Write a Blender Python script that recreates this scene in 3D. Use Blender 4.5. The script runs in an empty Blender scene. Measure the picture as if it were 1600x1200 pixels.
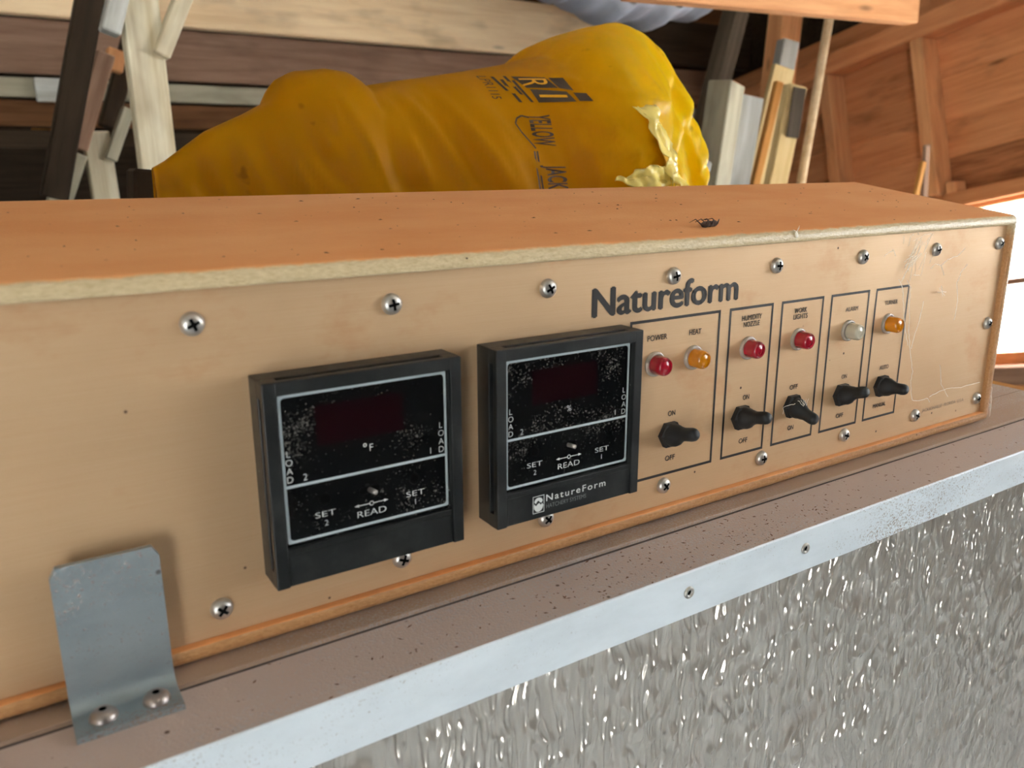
import bpy, bmesh, math, random
import numpy as np
from mathutils import Vector, Matrix, noise

# ---------------------------------------------------------------- camera, world, light, exposure
U = 0.09            # panel screw pitch in metres
Z0 = 1.40           # height of the upper screw row above the floor
scene = bpy.context.scene
col = scene.collection

cam_d = bpy.data.cameras.new('camera')
cam = bpy.data.objects.new('camera', cam_d)
col.objects.link(cam)
R = ((0.8394127, -0.5434906, -0.0020671), (-0.1426914, -0.2167115, -0.9657512), (0.5244287, 0.8109588, -0.2594618))
cam.matrix_world = Matrix((
    (R[0][0], -R[1][0], -R[2][0], -0.070805),
    (R[0][1], -R[1][1], -R[2][1], -0.353206),
    (R[0][2], -R[1][2], -R[2][2], Z0 + 0.064005),
    (0, 0, 0, 1)))
cam_d.sensor_width = 36.0
cam_d.lens = 1285.82 / 1600 * 36
cam_d.clip_start = 0.02
cam_d.clip_end = 200
cam_d.dof.use_dof = True
cam_d.dof.focus_distance = 0.56
cam_d.dof.aperture_fstop = 11.0
scene.camera = cam

world = bpy.data.worlds.new('overcast_sky')
scene.world = world
world.use_nodes = True
wn = world.node_tree.nodes
wn['Background'].inputs[0].default_value = (0.90, 0.96, 1.0, 1)
wn['Background'].inputs[1].default_value = 1.0

def area(name, loc, target, sx, sy, energy, color, portal=False):
    d = bpy.data.lights.new(name, 'AREA')
    d.shape = 'RECTANGLE'; d.size = sx; d.size_y = sy
    d.energy = energy; d.color = color
    d.cycles.is_portal = portal
    o = bpy.data.objects.new(name, d)
    col.objects.link(o)
    o.location = loc
    o.rotation_euler = (Vector(target) - Vector(loc)).to_track_quat('-Z', 'Y').to_euler()
    return o
# daylight falls in through the open door behind the camera and through the right wall's window and an added one out of view
area('door_portal', (-2.15, -2.58, 0.95), (-2.15, 0, 0.95), 1.1, 1.9, 1, (1, 1, 1), True)
area('window_portal', (2.75, 0.41, Z0 - 0.16), (0, 0.41, Z0 - 0.16), 1.4, 0.9, 1, (1, 1, 1), True)
area('added_window_portal', (2.72, -1.4, 1.8), (0, -1.4, 1.8), 1.8, 1.0, 1, (1, 1, 1), True)
sun_d = bpy.data.lights.new('sun', 'SUN'); sun_d.energy = 12.0; sun_d.angle = math.radians(3); sun_d.color = (1.0, 0.97, 0.93)
sun = bpy.data.objects.new('sun', sun_d); col.objects.link(sun)
sun.location = (6, 0, 5)
sun.rotation_euler = Vector((-1.0, 0.1, -0.66)).to_track_quat('-Z', 'Y').to_euler()

vs = scene.view_settings
vs.view_transform = 'Standard'; vs.look = 'None'; vs.exposure = 3.15; vs.gamma = 1.0; vs.use_curve_mapping = False
scene.cycles.use_denoising = True
scene.cycles.max_bounces = 10

# ---------------------------------------------------------------- materials
def lin(r, g, b):
    f = lambda c: (c / 255 / 12.92) if c / 255 <= 0.04045 else ((c / 255 + 0.055) / 1.055) ** 2.4
    return (f(r), f(g), f(b), 1)

class M:
    def __init__(s, name, color=(0.5, 0.5, 0.5, 1), rough=0.5, metal=0.0, spec=0.5):
        s.m = bpy.data.materials.new(name); s.m.use_nodes = True
        s.t = s.m.node_tree; s.b = s.t.nodes['Principled BSDF']
        s.b.inputs['Base Color'].default_value = color
        s.b.inputs['Roughness'].default_value = rough
        s.b.inputs['Metallic'].default_value = metal
        s.b.inputs['Specular IOR Level'].default_value = spec
        s.c = None
    def n(s, ty, **kw):
        x = s.t.nodes.new(ty)
        for k, v in kw.items():
            if k.startswith('i_'):
                x.inputs[int(k[2:]) if k[2:].isdigit() else k[2:].replace('_', ' ')].default_value = v
            else:
                setattr(x, k, v)
        return x
    def l(s, a, b): s.t.links.new(a, b)
    def coord(s, scale=(1, 1, 1), kind='Object', rnd=False):
        tc = s.n('ShaderNodeTexCoord'); mp = s.n('ShaderNodeMapping')
        mp.inputs['Scale'].default_value = scale
        s.l(tc.outputs[kind], mp.inputs['Vector'])
        if rnd:
            oi = s.n('ShaderNodeObjectInfo'); mu = s.n('ShaderNodeMath', operation='MULTIPLY', i_1=37.0)
            s.l(oi.outputs['Random'], mu.inputs[0]); cx = s.n('ShaderNodeCombineXYZ')
            for k in range(3): s.l(mu.outputs[0], cx.inputs[k])
            s.l(cx.outputs[0], mp.inputs['Location'])
        return mp.outputs[0]
    def noise(s, vec, scale, detail=4, rough=0.55):
        x = s.n('ShaderNodeTexNoise'); x.inputs['Scale'].default_value = scale
        x.inputs['Detail'].default_value = detail; x.inputs['Roughness'].default_value = rough
        s.l(vec, x.inputs['Vector']); return x.outputs[0]
    def vor(s, vec, scale, rnd=1.0, feature='F1'):
        x = s.n('ShaderNodeTexVoronoi', feature=feature); x.inputs['Scale'].default_value = scale
        x.inputs['Randomness'].default_value = rnd; s.l(vec, x.inputs['Vector']); return x
    def ramp(s, v, lo, hi, a=0.0, b=1.0):
        x = s.n('ShaderNodeMapRange'); x.clamp = True
        for k, q in enumerate((lo, hi, a, b)): x.inputs[k + 1].default_value = q
        s.l(v, x.inputs[0]); return x.outputs[0]
    def math(s, op, a, b):
        x = s.n('ShaderNodeMath', operation=op)
        for k, q in enumerate((a, b)):
            if isinstance(q, (int, float)): x.inputs[k].default_value = q
            else: s.l(q, x.inputs[k])
        return x.outputs[0]
    def mix(s, fac, a, b):
        x = s.n('ShaderNodeMix', data_type='RGBA')
        for k, q in ((0, fac), (6, a), (7, b)):
            if isinstance(q, (int, float, tuple)): x.inputs[k].default_value = q
            else: s.l(q, x.inputs[k])
        return x.outputs[2]
    def base(s, c): s.c = c; s.l(c, s.b.inputs['Base Color'])
    def rough(s, c): s.l(c, s.b.inputs['Roughness'])
    def bump(s, h, strength=0.3, dist=0.001):
        x = s.n('ShaderNodeBump'); x.inputs['Strength'].default_value = strength
        x.inputs['Distance'].default_value = dist
        s.l(h, x.inputs['Height']); s.l(x.outputs[0], s.b.inputs['Normal'])

def wood(name, c1, c2, rough=0.8, blotch=None, grain=1.0):
    m = M(name, c1, rough, 0, 0.2)
    v = m.coord((1.2, 16, 16), rnd=True)
    g = m.noise(v, 3.0 * grain, 6, 0.6)
    c = m.mix(m.ramp(g, 0.35, 0.68), c1, c2)
    v2 = m.coord((1, 2.5, 2.5), rnd=True)
    k = m.ramp(m.noise(v2, 4.5, 3), 0.55, 0.75)
    c = m.mix(m.math('MULTIPLY', k, 0.55), c, blotch or tuple(x * 0.45 for x in c2[:3]) + (1,))
    kn = m.vor(m.coord((2.2, 9, 9), rnd=True), 1.3)
    c = m.mix(m.math('MULTIPLY', m.ramp(kn.outputs['Distance'], 0.10, 0.03), 0.75), c, tuple(x * 0.25 for x in c2[:3]) + (1,))
    oi = m.n('ShaderNodeObjectInfo'); br = m.n('ShaderNodeHueSaturation')
    m.l(m.ramp(oi.outputs['Random'], 0, 1, 0.85, 1.12), br.inputs['Value']); m.l(c, br.inputs['Color'])
    m.base(br.outputs[0]); m.bump(g, 0.4, 0.002)
    return m.m

def plain(name, c, rough=0.5, metal=0.0, spec=0.5): return M(name, c, rough, metal, spec).m

# gold anodised front panel, brushed along its length, with fly specks
def mat_panel():
    m = M('gold_panel', lin(190, 150, 105), 0.42, 0.40)
    br = m.noise(m.coord((4, 300, 1600)), 6.0, 2)
    c = m.mix(m.ramp(br, 0.3, 0.7), lin(196, 163, 124), lin(203, 172, 136))
    big = m.noise(m.coord((2.0, 3, 3)), 2.2, 4)
    c = m.mix(m.math('MULTIPLY', m.ramp(big, 0.45, 0.7), 0.5), c, lin(192, 153, 112))
    warm = m.noise(m.coord((3, 5, 5)), 5.0, 5, 0.65)
    c = m.mix(m.math('MULTIPLY', m.ramp(warm, 0.56, 0.74), 0.35), c, lin(176, 112, 56))
    den = m.ramp(m.noise(m.coord(), 9.0, 2), 0.45, 0.62)
    sp = m.vor(m.coord(), 120.0)
    fac = m.math('MULTIPLY', m.ramp(sp.outputs['Distance'], 0.085, 0.04), den)
    sel = m.ramp(sp.outputs['Color'], 0.5, 0.75)
    fac = m.math('MULTIPLY', fac, sel)
    c = m.mix(fac, c, lin(74, 40, 18))
    sp2 = m.vor(m.coord(), 46.0)
    fac2 = m.math('MULTIPLY', m.ramp(sp2.outputs['Distance'], 0.05, 0.025), m.ramp(sp2.outputs['Color'], 0.55, 0.6))
    c = m.mix(fac2, c, lin(60, 34, 18))
    m.base(c)
    m.rough(m.ramp(warm, 0.3, 0.8, 0.44, 0.62))
    m.bump(br, 0.10, 0.0002)
    return m.m

# tan wrinkle-finish steel; rust-coloured dust lies on whatever faces up
def mat_housing():
    m = M('tan_wrinkle_paint', lin(180, 150, 105), 0.5, 0, 0.5)
    w = m.noise(m.coord((260, 620, 620)), 1.0, 3)
    v = m.vor(m.coord((420, 800, 800)), 1.0)
    geo = m.n('ShaderNodeNewGeometry'); sx = m.n('ShaderNodeSeparateXYZ'); m.l(geo.outputs['Normal'], sx.inputs[0])
    nz = m.noise(m.coord(), 90.0, 5, 0.7)
    up = m.math('ADD', sx.outputs[2], m.math('MULTIPLY', m.math('SUBTRACT', nz, 0.5), 0.45))
    dust = m.ramp(up, 0.70, 0.90)
    paint = m.mix(m.ramp(w, 0.3, 0.7), lin(172, 124, 80), lin(190, 144, 98))
    tc = m.n('ShaderNodeTexCoord'); sz = m.n('ShaderNodeSeparateXYZ'); m.l(tc.outputs['Object'], sz.inputs[0])
    paler = m.mix(m.ramp(w, 0.3, 0.7), lin(184, 164, 126), lin(206, 188, 152))
    paint = m.mix(m.ramp(m.math('ADD', sz.outputs[2], m.math('MULTIPLY', nz, 0.01)), 1.80 * U, 1.90 * U), paint, paler)  # paint turns paler towards the top rim
    big = m.noise(m.coord((1.5, 4, 4)), 4.0, 5, 0.6)
    dc = m.mix(m.ramp(big, 0.35, 0.65), lin(222, 146, 84), lin(230, 164, 106))
    c = m.mix(dust, paint, dc)
    sp = m.vor(m.coord((1, 1.4, 1.4)), 75.0)
    fac = m.math('MULTIPLY', m.ramp(sp.outputs['Distance'], 0.07, 0.03), m.ramp(sp.outputs['Color'], 0.55, 0.75))
    c = m.mix(fac, c, lin(64, 34, 16))
    m.base(c)
    m.rough(m.ramp(dust, 0, 1, 0.34, 0.72))
    h = m.math('ADD', w, m.math('MULTIPLY', v.outputs['Distance'], 0.6))
    m.bump(m.math('MULTIPLY', h, m.ramp(dust, 0, 1, 1.0, 0.35)), 0.55, 0.0007)
    return m.m

def mat_alu(name, c1, c2, rough, metal, dust=None, amount=0.0, speck=0.0):
    m = M(name, c1, rough, metal)
    n1 = m.noise(m.coord((3, 8, 8)), 6.0, 5, 0.6)
    c = m.mix(m.ramp(n1, 0.35, 0.65), c1, c2)
    if dust:
        n2 = m.noise(m.coord((1.2, 3, 3)), 3.0, 5, 0.6)
        f = m.noise(m.coord(), 700.0, 3, 0.7)
        k = m.ramp(m.math('ADD', n2, m.math('MULTIPLY', m.math('SUBTRACT', f, 0.5), 0.8)), 0.62 - amount * 0.35, 0.80 - amount * 0.35)
        c = m.mix(k, c, dust)
        m.rough(m.ramp(k, 0, 1, rough, 0.75))
        mt = m.ramp(k, 0, 1, metal, 0.0); m.l(mt, m.b.inputs['Metallic'])
        m.bump(m.math('MULTIPLY', f, k), 0.5, 0.0006)
    if speck:
        sp = m.vor(m.coord(), 85.0)
        fac = m.math('MULTIPLY', m.ramp(sp.outputs['Distance'], 0.12, 0.06), m.ramp(sp.outputs['Color'], 1 - speck, 1.02 - speck))
        c = m.mix(fac, c, lin(84, 62, 44))
    m.base(c)
    return m.m

def mat_emboss():
    m = M('embossed_aluminium_sheet', lin(196, 190, 180), 0.17, 0.6)
    st = m.noise(m.coord((5, 5, 9)), 2.3, 5, 0.6)
    c = m.mix(m.math('MULTIPLY', m.ramp(st, 0.60, 0.80), 0.5), lin(206, 200, 192), lin(160, 124, 92))
    m.base(c)
    return m.m

def mat_black_plastic():
    m = M('dusty_black_plastic', lin(30, 33, 34), 0.45, 0, 0.4)
    n = m.noise(m.coord((1, 1, 1)), 60.0, 5, 0.7)
    c = m.mix(m.ramp(n, 0.45, 0.8), lin(20, 22, 23), lin(46, 48, 47))
    sp = m.vor(m.coord(), 260.0)
    fac = m.math('MULTIPLY', m.ramp(sp.outputs['Distance'], 0.16, 0.08), m.ramp(sp.outputs['Color'], 0.8, 0.82))
    m.base(m.mix(m.math('MULTIPLY', fac, 0.6), c, lin(150, 150, 145)))
    m.rough(m.ramp(n, 0.3, 0.8, 0.35, 0.6))
    return m.m

def mat_meter_glass():
    m = M('dusty_meter_window', (0.004, 0.004, 0.005, 1), 0.12, 0, 0.5)
    n = m.noise(m.coord(), 42.0, 5, 0.65)
    f = m.noise(m.coord(), 900.0, 3, 0.75)
    k = m.ramp(m.math('ADD', m.math('MULTIPLY', n, 0.8), f), 1.02, 1.22)
    sp = m.vor(m.coord((1, 1, 1.6)), 420.0)
    s2 = m.math('MULTIPLY', m.ramp(sp.outputs['Distance'], 0.22, 0.1), m.ramp(sp.outputs['Color'], 0.8, 0.83))
    k2 = m.math('MAXIMUM', m.math('MULTIPLY', k, 0.35), m.math('MULTIPLY', s2, m.ramp(n, 0.42, 0.66, 0.04, 0.34)))
    m.base(m.mix(k2, (0.004, 0.0045, 0.005, 1), lin(190, 185, 175)))
    m.rough(m.ramp(k2, 0, 0.5, 0.1, 0.6))
    return m.m

def mat_lens(name, c, trans=0.45):
    m = M(name, c, 0.18, 0, 0.6)
    m.b.inputs['Transmission Weight'].default_value = trans
    m.b.inputs['Coat Weight'].default_value = 0.5
    w = m.noise(m.coord(), 900.0, 2)
    m.bump(w, 0.25, 0.0003)
    return m.m

def mat_bag():
    m = M('yellow_plastic_film', lin(236, 170, 0), 0.45, 0, 0.15)
    n = m.noise(m.coord((5, 5, 2)), 5.0, 5, 0.6)
    c = m.mix(m.ramp(n, 0.35, 0.7), lin(255, 224, 0), lin(255, 206, 0))
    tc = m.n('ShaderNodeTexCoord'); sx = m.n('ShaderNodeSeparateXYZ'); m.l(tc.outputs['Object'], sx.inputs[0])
    lit_end = m.ramp(m.math('ADD', sx.outputs[0], m.math('MULTIPLY', n, 0.12)), 0.10, 0.26)
    c = m.mix(lit_end, lin(206, 146, 0), c)      # shade painted into the colour: darker towards the end away from the window
    st = m.noise(m.coord(), 26.0, 3)
    c = m.mix(m.math('MULTIPLY', m.ramp(st, 0.68, 0.74), 0.5), c, lin(120, 70, 10))
    m.base(c)
    wr = m.noise(m.coord((14, 14, 5)), 1.0, 2, 0.5)
    m.bump(wr, 0.35, 0.02)
    tr = m.n('ShaderNodeBsdfTranslucent'); m.l(c, tr.inputs[0])
    mx = m.n('ShaderNodeMixShader'); mx.inputs[0].default_value = 0.45
    out = m.t.nodes['Material Output']
    m.l(m.b.outputs[0], mx.inputs[1]); m.l(tr.outputs[0], mx.inputs[2]); m.l(mx.outputs[0], out.inputs[0])
    return m.m

MT = dict(
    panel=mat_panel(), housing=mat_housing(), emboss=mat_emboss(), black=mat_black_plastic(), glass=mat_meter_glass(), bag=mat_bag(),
    ledge=mat_alu('dusty_ledge_metal', lin(190, 188, 194), lin(172, 168, 172), 0.28, 0.4, lin(188, 170, 162), 0.85, 0.25),
    strip=mat_alu('dusty_strip_metal', lin(176, 166, 160), lin(160, 148, 140), 0.35, 0.3, lin(168, 142, 122), 0.7),
    fascia=mat_alu('painted_aluminium_trim', lin(226, 236, 244), lin(214, 224, 232), 0.42, 0.15, lin(120, 96, 66), 0.12, 0.3),
    bracket=mat_alu('brushed_steel_plate', lin(160, 172, 178), lin(144, 156, 162), 0.38, 0.6, lin(150, 122, 100), 0.25, 0.12),
    steel=plain('screw_steel', lin(186, 182, 176), 0.36, 0.8),
    dullsteel=plain('dull_bolt_steel', lin(165, 155, 150), 0.35, 0.85),
    dark=plain('recess_black', (0.003, 0.003, 0.003, 1), 0.9, 0, 0.05),
    ink=plain('black_ink', lin(34, 30, 28), 0.5),
    greyink=plain('worn_grey_ink', lin(112, 98, 84), 0.55),
    white=plain('white_print', lin(205, 208, 206), 0.55),
    paleprint=plain('pale_blue_print', lin(170, 182, 186), 0.5),
    dimprint=plain('dim_grey_print', lin(120, 124, 124), 0.6),
    display=plain('dark_red_display', (0.009, 0.0022, 0.0034, 1), 0.12),
    rubber=M('dusty_black_rubber', lin(30, 32, 34), 0.55, 0, 0.4).m,
    clear=mat_lens('clear_lamp_flange', lin(225, 215, 200), 0.6),
    red=mat_lens('red_lens', lin(190, 24, 48)), amber=mat_lens('amber_lens', lin(238, 150, 8)), frost=mat_lens('frosted_lens', lin(205, 198, 178), 0.25),
    seam=plain('seam_dark', lin(84, 74, 70), 0.9),
    bug=plain('dead_insect_brown', lin(62, 44, 34), 0.8),
    web=plain('cobweb_silk', lin(246, 240, 228), 0.6),
    crumb=plain('rust_crumbs', lin(110, 76, 54), 0.9),
    bagink=plain('faded_black_print', lin(62, 46, 26), 0.5),
    bagyellow=plain('yellow_plastic_letter', lin(226, 160, 4), 0.4),
    film=M('pale_yellow_film', lin(250, 228, 130), 0.25).m,
    tarp=M('grey_blue_sheet', lin(176, 182, 196), 0.6).m,
    pane=None,
    w_pale=wood('pale_weathered_wood', lin(246, 220, 182), lin(228, 196, 154)),
    w_post=wood('whitewashed_wood', lin(238, 230, 206), lin(206, 190, 154), blotch=lin(140, 116, 78)),
    w_white=wood('chalky_grey_wood', lin(206, 208, 204), lin(176, 176, 168)),
    w_pink=wood('pinkish_grey_wood', lin(170, 138, 116), lin(142, 110, 90)),
    w_grey=wood('grey_green_wood', lin(186, 180, 158), lin(160, 154, 132)),
    w_dgrey=wood('dark_grey_wood', lin(96, 86, 72), lin(70, 60, 48)),
    w_brown=wood('brown_plank_wood', lin(128, 88, 56), lin(96, 62, 36)),
    w_dark=wood('dark_brown_wood', lin(66, 52, 38), lin(44, 34, 24)),  # dark brown; also paints the shade on the tie beam's far end
    w_orange=wood('orange_fir_wood', lin(236, 176, 124), lin(214, 148, 98)),
    w_side=wood('warm_siding_wood', lin(226, 158, 108), lin(204, 132, 84), blotch=lin(110, 66, 42)),
    w_stain=wood('water_stained_siding', lin(190, 128, 84), lin(128, 78, 50), blotch=lin(52, 30, 20), grain=1.6),
    w_cream=wood('cream_planed_wood', lin(232, 208, 156), lin(214, 184, 128)),
    w_gold=wood('golden_raw_wood', lin(206, 150, 84), lin(180, 120, 60)),
    floor=plain('blue_grey_concrete', lin(164, 174, 182), 0.85),
    grass=plain('pale_concrete_yard', lin(196, 196, 194), 0.9),
    limewash=plain('limewashed_boards', lin(206, 200, 188), 0.9),
)
g = M('window_glass', (1, 1, 1, 1), 0.0); g.b.inputs['Transmission Weight'].default_value = 1.0; g.b.inputs['IOR'].default_value = 1.0
g.b.inputs['Specular IOR Level'].default_value = 0.0
MT['pane'] = g.m

# ---------------------------------------------------------------- helpers
def P(x, y, z): return Vector((x * U, y * U, Z0 + z * U))

def tag(o, label=None, cat=None, group=None, kind=None):
    if label: o['label'] = label
    if cat: o['category'] = cat
    if group: o['group'] = group
    if kind: o['kind'] = kind
    return o

def empty(name, loc=(0, 0, 0)):
    o = bpy.data.objects.new(name, None); o.empty_display_size = 0.05
    col.objects.link(o); o.location = loc
    return o

def wpos(o):
    v = Vector((0, 0, 0))
    while o:
        v += o.location; o = o.parent
    return v

def mk(name, vs_, fs, mats, parent=None, loc=None, smooth=False, mi=None, world=True):
    """one mesh object; vertices in world space unless world=False"""
    me = bpy.data.meshes.new(name)
    me.from_pydata([tuple(v) for v in vs_], [], fs)
    for m in (mats if isinstance(mats, (list, tuple)) else [mats]): me.materials.append(m)
    if mi: me.polygons.foreach_set('material_index', mi)
    if smooth: me.polygons.foreach_set('use_smooth', [True] * len(me.polygons))
    me.update()
    return mo(name, me, parent, loc, world)

def mo(name, me, parent=None, loc=None, world=True):
    o = bpy.data.objects.new(name, me); col.objects.link(o)
    if parent: o.parent = parent
    if world:
        l = Vector(loc) if loc else (wpos(parent) if parent else None)
        if l is None:
            n = len(me.vertices)
            l = sum((v.co for v in me.vertices), Vector()) / n
            l.z = min(v.co.z for v in me.vertices)
        me.transform(Matrix.Translation(-l))
        o.location = l - (wpos(parent) if parent else Vector())
    elif loc is not None:
        o.location = Vector(loc) - (wpos(parent) if parent else Vector())
    return o

def bmo(name, bm, mats, parent=None, loc=None, smooth=False, angle=None):
    bmesh.ops.recalc_face_normals(bm, faces=bm.faces)
    me = bpy.data.meshes.new(name); bm.to_mesh(me); bm.free()
    for m in (mats if isinstance(mats, (list, tuple)) else [mats]): me.materials.append(m)
    if smooth:
        me.polygons.foreach_set('use_smooth', [True] * len(me.polygons))
        if angle: me.set_sharp_from_angle(angle=math.radians(angle))
    return mo(name, me, parent, loc)

def bbox(bm, lo, hi, bevel=0.0, seg=2, mi=0):
    vs_ = [bm.verts.new((x, y, z)) for x in (lo[0], hi[0]) for y in (lo[1], hi[1]) for z in (lo[2], hi[2])]
    fs = [bm.faces.new([vs_[i] for i in f]) for f in ((0, 1, 3, 2), (4, 6, 7, 5), (0, 4, 5, 1), (2, 3, 7, 6), (0, 2, 6, 4), (1, 5, 7, 3))]
    for f in fs: f.material_index = mi
    if bevel:
        es = list({e for f in fs for e in f.edges})
        bmesh.ops.bevel(bm, geom=es, offset=bevel, segments=seg, profile=0.5, affect='EDGES', clamp_overlap=True)

def pbox(bm, x0, x1, y0, y1, z0, z1, bevel=0.0, seg=2, mi=0):
    a, b = P(min(x0, x1), min(y0, y1), min(z0, z1)), P(max(x0, x1), max(y0, y1), max(z0, z1))
    bbox(bm, a, b, bevel * U, seg, mi)

def lathe(prof, n=24, axis=Vector((0, -1, 0)), up=Vector((0, 0, 1)), phase=0.0, mis=None):
    """profile [(radius, height)] turned about axis through the origin -> verts, faces, material indices"""
    axis = axis.normalized(); a = up.cross(axis)
    a = a.normalized() if a.length > 1e-6 else Vector((1, 0, 0)); b = axis.cross(a)
    vs_, fs, mi = [], [], []
    for r, h in prof:
        for k in range(n):
            t = phase + 2 * math.pi * k / n
            vs_.append(axis * h + (a * math.cos(t) + b * math.sin(t)) * r)
    for i in range(len(prof) - 1):
        for k in range(n):
            j = (k + 1) % n
            fs.append((i * n + k, i * n + j, (i + 1) * n + j, (i + 1) * n + k)); mi.append(mis[i] if mis else 0)
    fs.append(tuple(range((len(prof) - 1) * n, len(prof) * n))); mi.append(mis[-1] if mis else 0)
    return vs_, fs, mi

def tube(pts, r, n=5, r_end=None):
    vs_, fs = [], []
    m = len(pts)
    for i, p in enumerate(pts):
        d = (Vector(pts[min(i + 1, m - 1)]) - Vector(pts[max(i - 1, 0)])).normalized()
        a = d.cross(Vector((0.31, 0.2, 0.93))); a.normalize(); b = d.cross(a)
        rr = r if r_end is None else r + (r_end - r) * i / max(1, m - 1)
        for k in range(n):
            t = 2 * math.pi * k / n
            vs_.append(Vector(p) + (a * math.cos(t) + b * math.sin(t)) * rr)
    for i in range(m - 1):
        for k in range(n):
            j = (k + 1) % n
            fs.append((i * n + k, i * n + j, (i + 1) * n + j, (i + 1) * n + k))
    fs.append(tuple(range(n))[::-1]); fs.append(tuple(range((m - 1) * n, m * n)))
    return vs_, fs

# ---- lettering from the built-in font, as flat meshes
_dg = None
def glyphs(body, bold=0.0, space=1.0):
    cu = bpy.data.curves.new('t', 'FONT'); cu.body = body; cu.size = 1.0; cu.offset = bold; cu.space_character = space
    cu.resolution_u = 4
    o = bpy.data.objects.new('t', cu); col.objects.link(o)
    bpy.context.view_layer.update()
    dg = bpy.context.evaluated_depsgraph_get()
    me = o.evaluated_get(dg).to_mesh()
    vs_ = [v.co.copy() for v in me.vertices]; fs = [tuple(p.vertices) for p in me.polygons]
    o.evaluated_get(dg).to_mesh_clear()
    bpy.data.objects.remove(o); bpy.data.curves.remove(cu)
    return vs_, fs
CAP = max(v.y for v in glyphs('H')[0])

class Flat:
    """collects flat print in panel coordinates (x, z) at a given y"""
    def __init__(s): s.v, s.f, s.dy, s.lay = [], [], [], 0.0
    def add(s, vs_, fs):
        n = len(s.v); s.v += vs_; s.dy += [s.lay] * len(vs_); s.f += [tuple(i + n for i in f) for f in fs]
    def text(s, body, x, z, cap, width=None, bold=0.0, align='C', space=1.0):
        """x is centre ('C') or left ('L'); z is the baseline"""
        vs_, fs = glyphs(body, bold, space)
        x0, x1 = min(v.x for v in vs_), max(v.x for v in vs_)
        sy = cap / CAP; sx = sy if width is None else width / (x1 - x0)
        off = x - (0 if align == 'L' else (x1 - x0) * sx / 2)
        s.add([(off + (v.x - x0) * sx, z + v.y * sy) for v in vs_], fs)
    def bold(s, body, x, z, cap, width, d, align='C'):
        """heavier strokes: the word set several times with small shifts"""
        for dx, dz in ((0, 0), (-d, 0), (d, 0), (0, d * 0.6), (0, -d * 0.6)):
            s.text(body, x + dx, z + dz, cap, width, 0, align); s.lay += 0.0005
        s.lay = 0.0
    def rect(s, x0, x1, z0, z1): s.add([(x0, z0), (x1, z0), (x1, z1), (x0, z1)], [(0, 1, 2, 3)])
    def ring(s, x0, x1, z0, z1, t, r=0.0, k=5):
        """rectangular outline of line width t with inner corners rounded by r"""
        def loop(a0, a1, b0, b1, rr):
            q = []
            for cx, cz, st in ((a1 - rr, b1 - rr, 0), (a0 + rr, b1 - rr, 90), (a0 + rr, b0 + rr, 180), (a1 - rr, b0 + rr, 270)):
                for i in range(k):
                    t_ = math.radians(st + 90 * i / (k - 1)); q.append((cx + rr * math.cos(t_), cz + rr * math.sin(t_)))
            return q
        o, i = loop(x0, x1, z0, z1, max(r * 0.5, 1e-5)), loop(x0 + t, x1 - t, z0 + t, z1 - t, max(r, 1e-5))
        n = len(o)
        s.add(o + i, [(j, (j + 1) % n, n + (j + 1) % n, n + j) for j in range(n)])
    def poly(s, pts): s.add(list(pts), [tuple(range(len(pts)))])
    def circle(s, x, z, r0, r1, n=20):
        o = [(x + r1 * math.cos(2 * math.pi * k / n), z + r1 * math.sin(2 * math.pi * k / n)) for k in range(n)]
        i = [(x + r0 * math.cos(2 * math.pi * k / n), z + r0 * math.sin(2 * math.pi * k / n)) for k in range(n)]
        s.add(o + i, [(j, (j + 1) % n, n + (j + 1) % n, n + j) for j in range(n)])
    def build(s, name, y, mat, parent):
        return mk(name, [P(x, y - d, z) for (x, z), d in zip(s.v, s.dy)], s.f, mat, parent)

def board(name, a, b, w, t, mat, parent=None, n=(0, -1, 0), bevel=0.003):
    """plank from a to b, w wide, t thick, its broad face turned towards n"""
    a, b = Vector(a), Vector(b); ax = (b - a).normalized(); L = (b - a).length
    n = Vector(n); n = (n - ax * n.dot(ax)).normalized(); s_ = n.cross(ax)
    bm = bmesh.new(); bbox(bm, (-L / 2, -w / 2, -t / 2), (L / 2, w / 2, t / 2), min(bevel, t * 0.3), 1)
    bmesh.ops.recalc_face_normals(bm, faces=bm.faces)
    me = bpy.data.meshes.new(name); bm.to_mesh(me); bm.free(); me.materials.append(mat)
    o = bpy.data.objects.new(name, me); col.objects.link(o)
    m = Matrix((ax, s_, n)).transposed().to_4x4(); m.translation = (a + b) / 2
    if parent:
        o.parent = parent; m.translation -= wpos(parent)
    o.matrix_basis = m
    return o

# ---------------------------------------------------------------- the setting
def shell(name, boxes, mat, parent=None):
    bm = bmesh.new()
    for lo, hi in boxes: bbox(bm, lo, hi)
    o = bmo(name, bm, mat, parent)
    return tag(o, kind='structure') if parent is None else o

shell('floor', [((-3.0, -2.7, -0.06), (2.73, 4.4, 0.0))], MT['floor'])
shell('ceiling', [((-3.0, -2.7, 2.50), (2.73, 4.4, 2.56))], MT['limewash'])
shell('wall_left', [((-3.06, -2.7, 0), (-3.0, 4.4, 2.5))], MT['limewash'])
shell('wall_front', [((-3.0, -2.7, 0), (-2.7, -2.62, 2.5)), ((-1.6, -2.7, 0), (2.63, -2.62, 2.5)), ((-2.7, -2.7, 1.9), (-1.6, -2.62, 2.5))], MT['w_dark'])
shell('ground', [((-60, -60, -0.3), (60, 60, -0.1))], MT['grass'])

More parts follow.
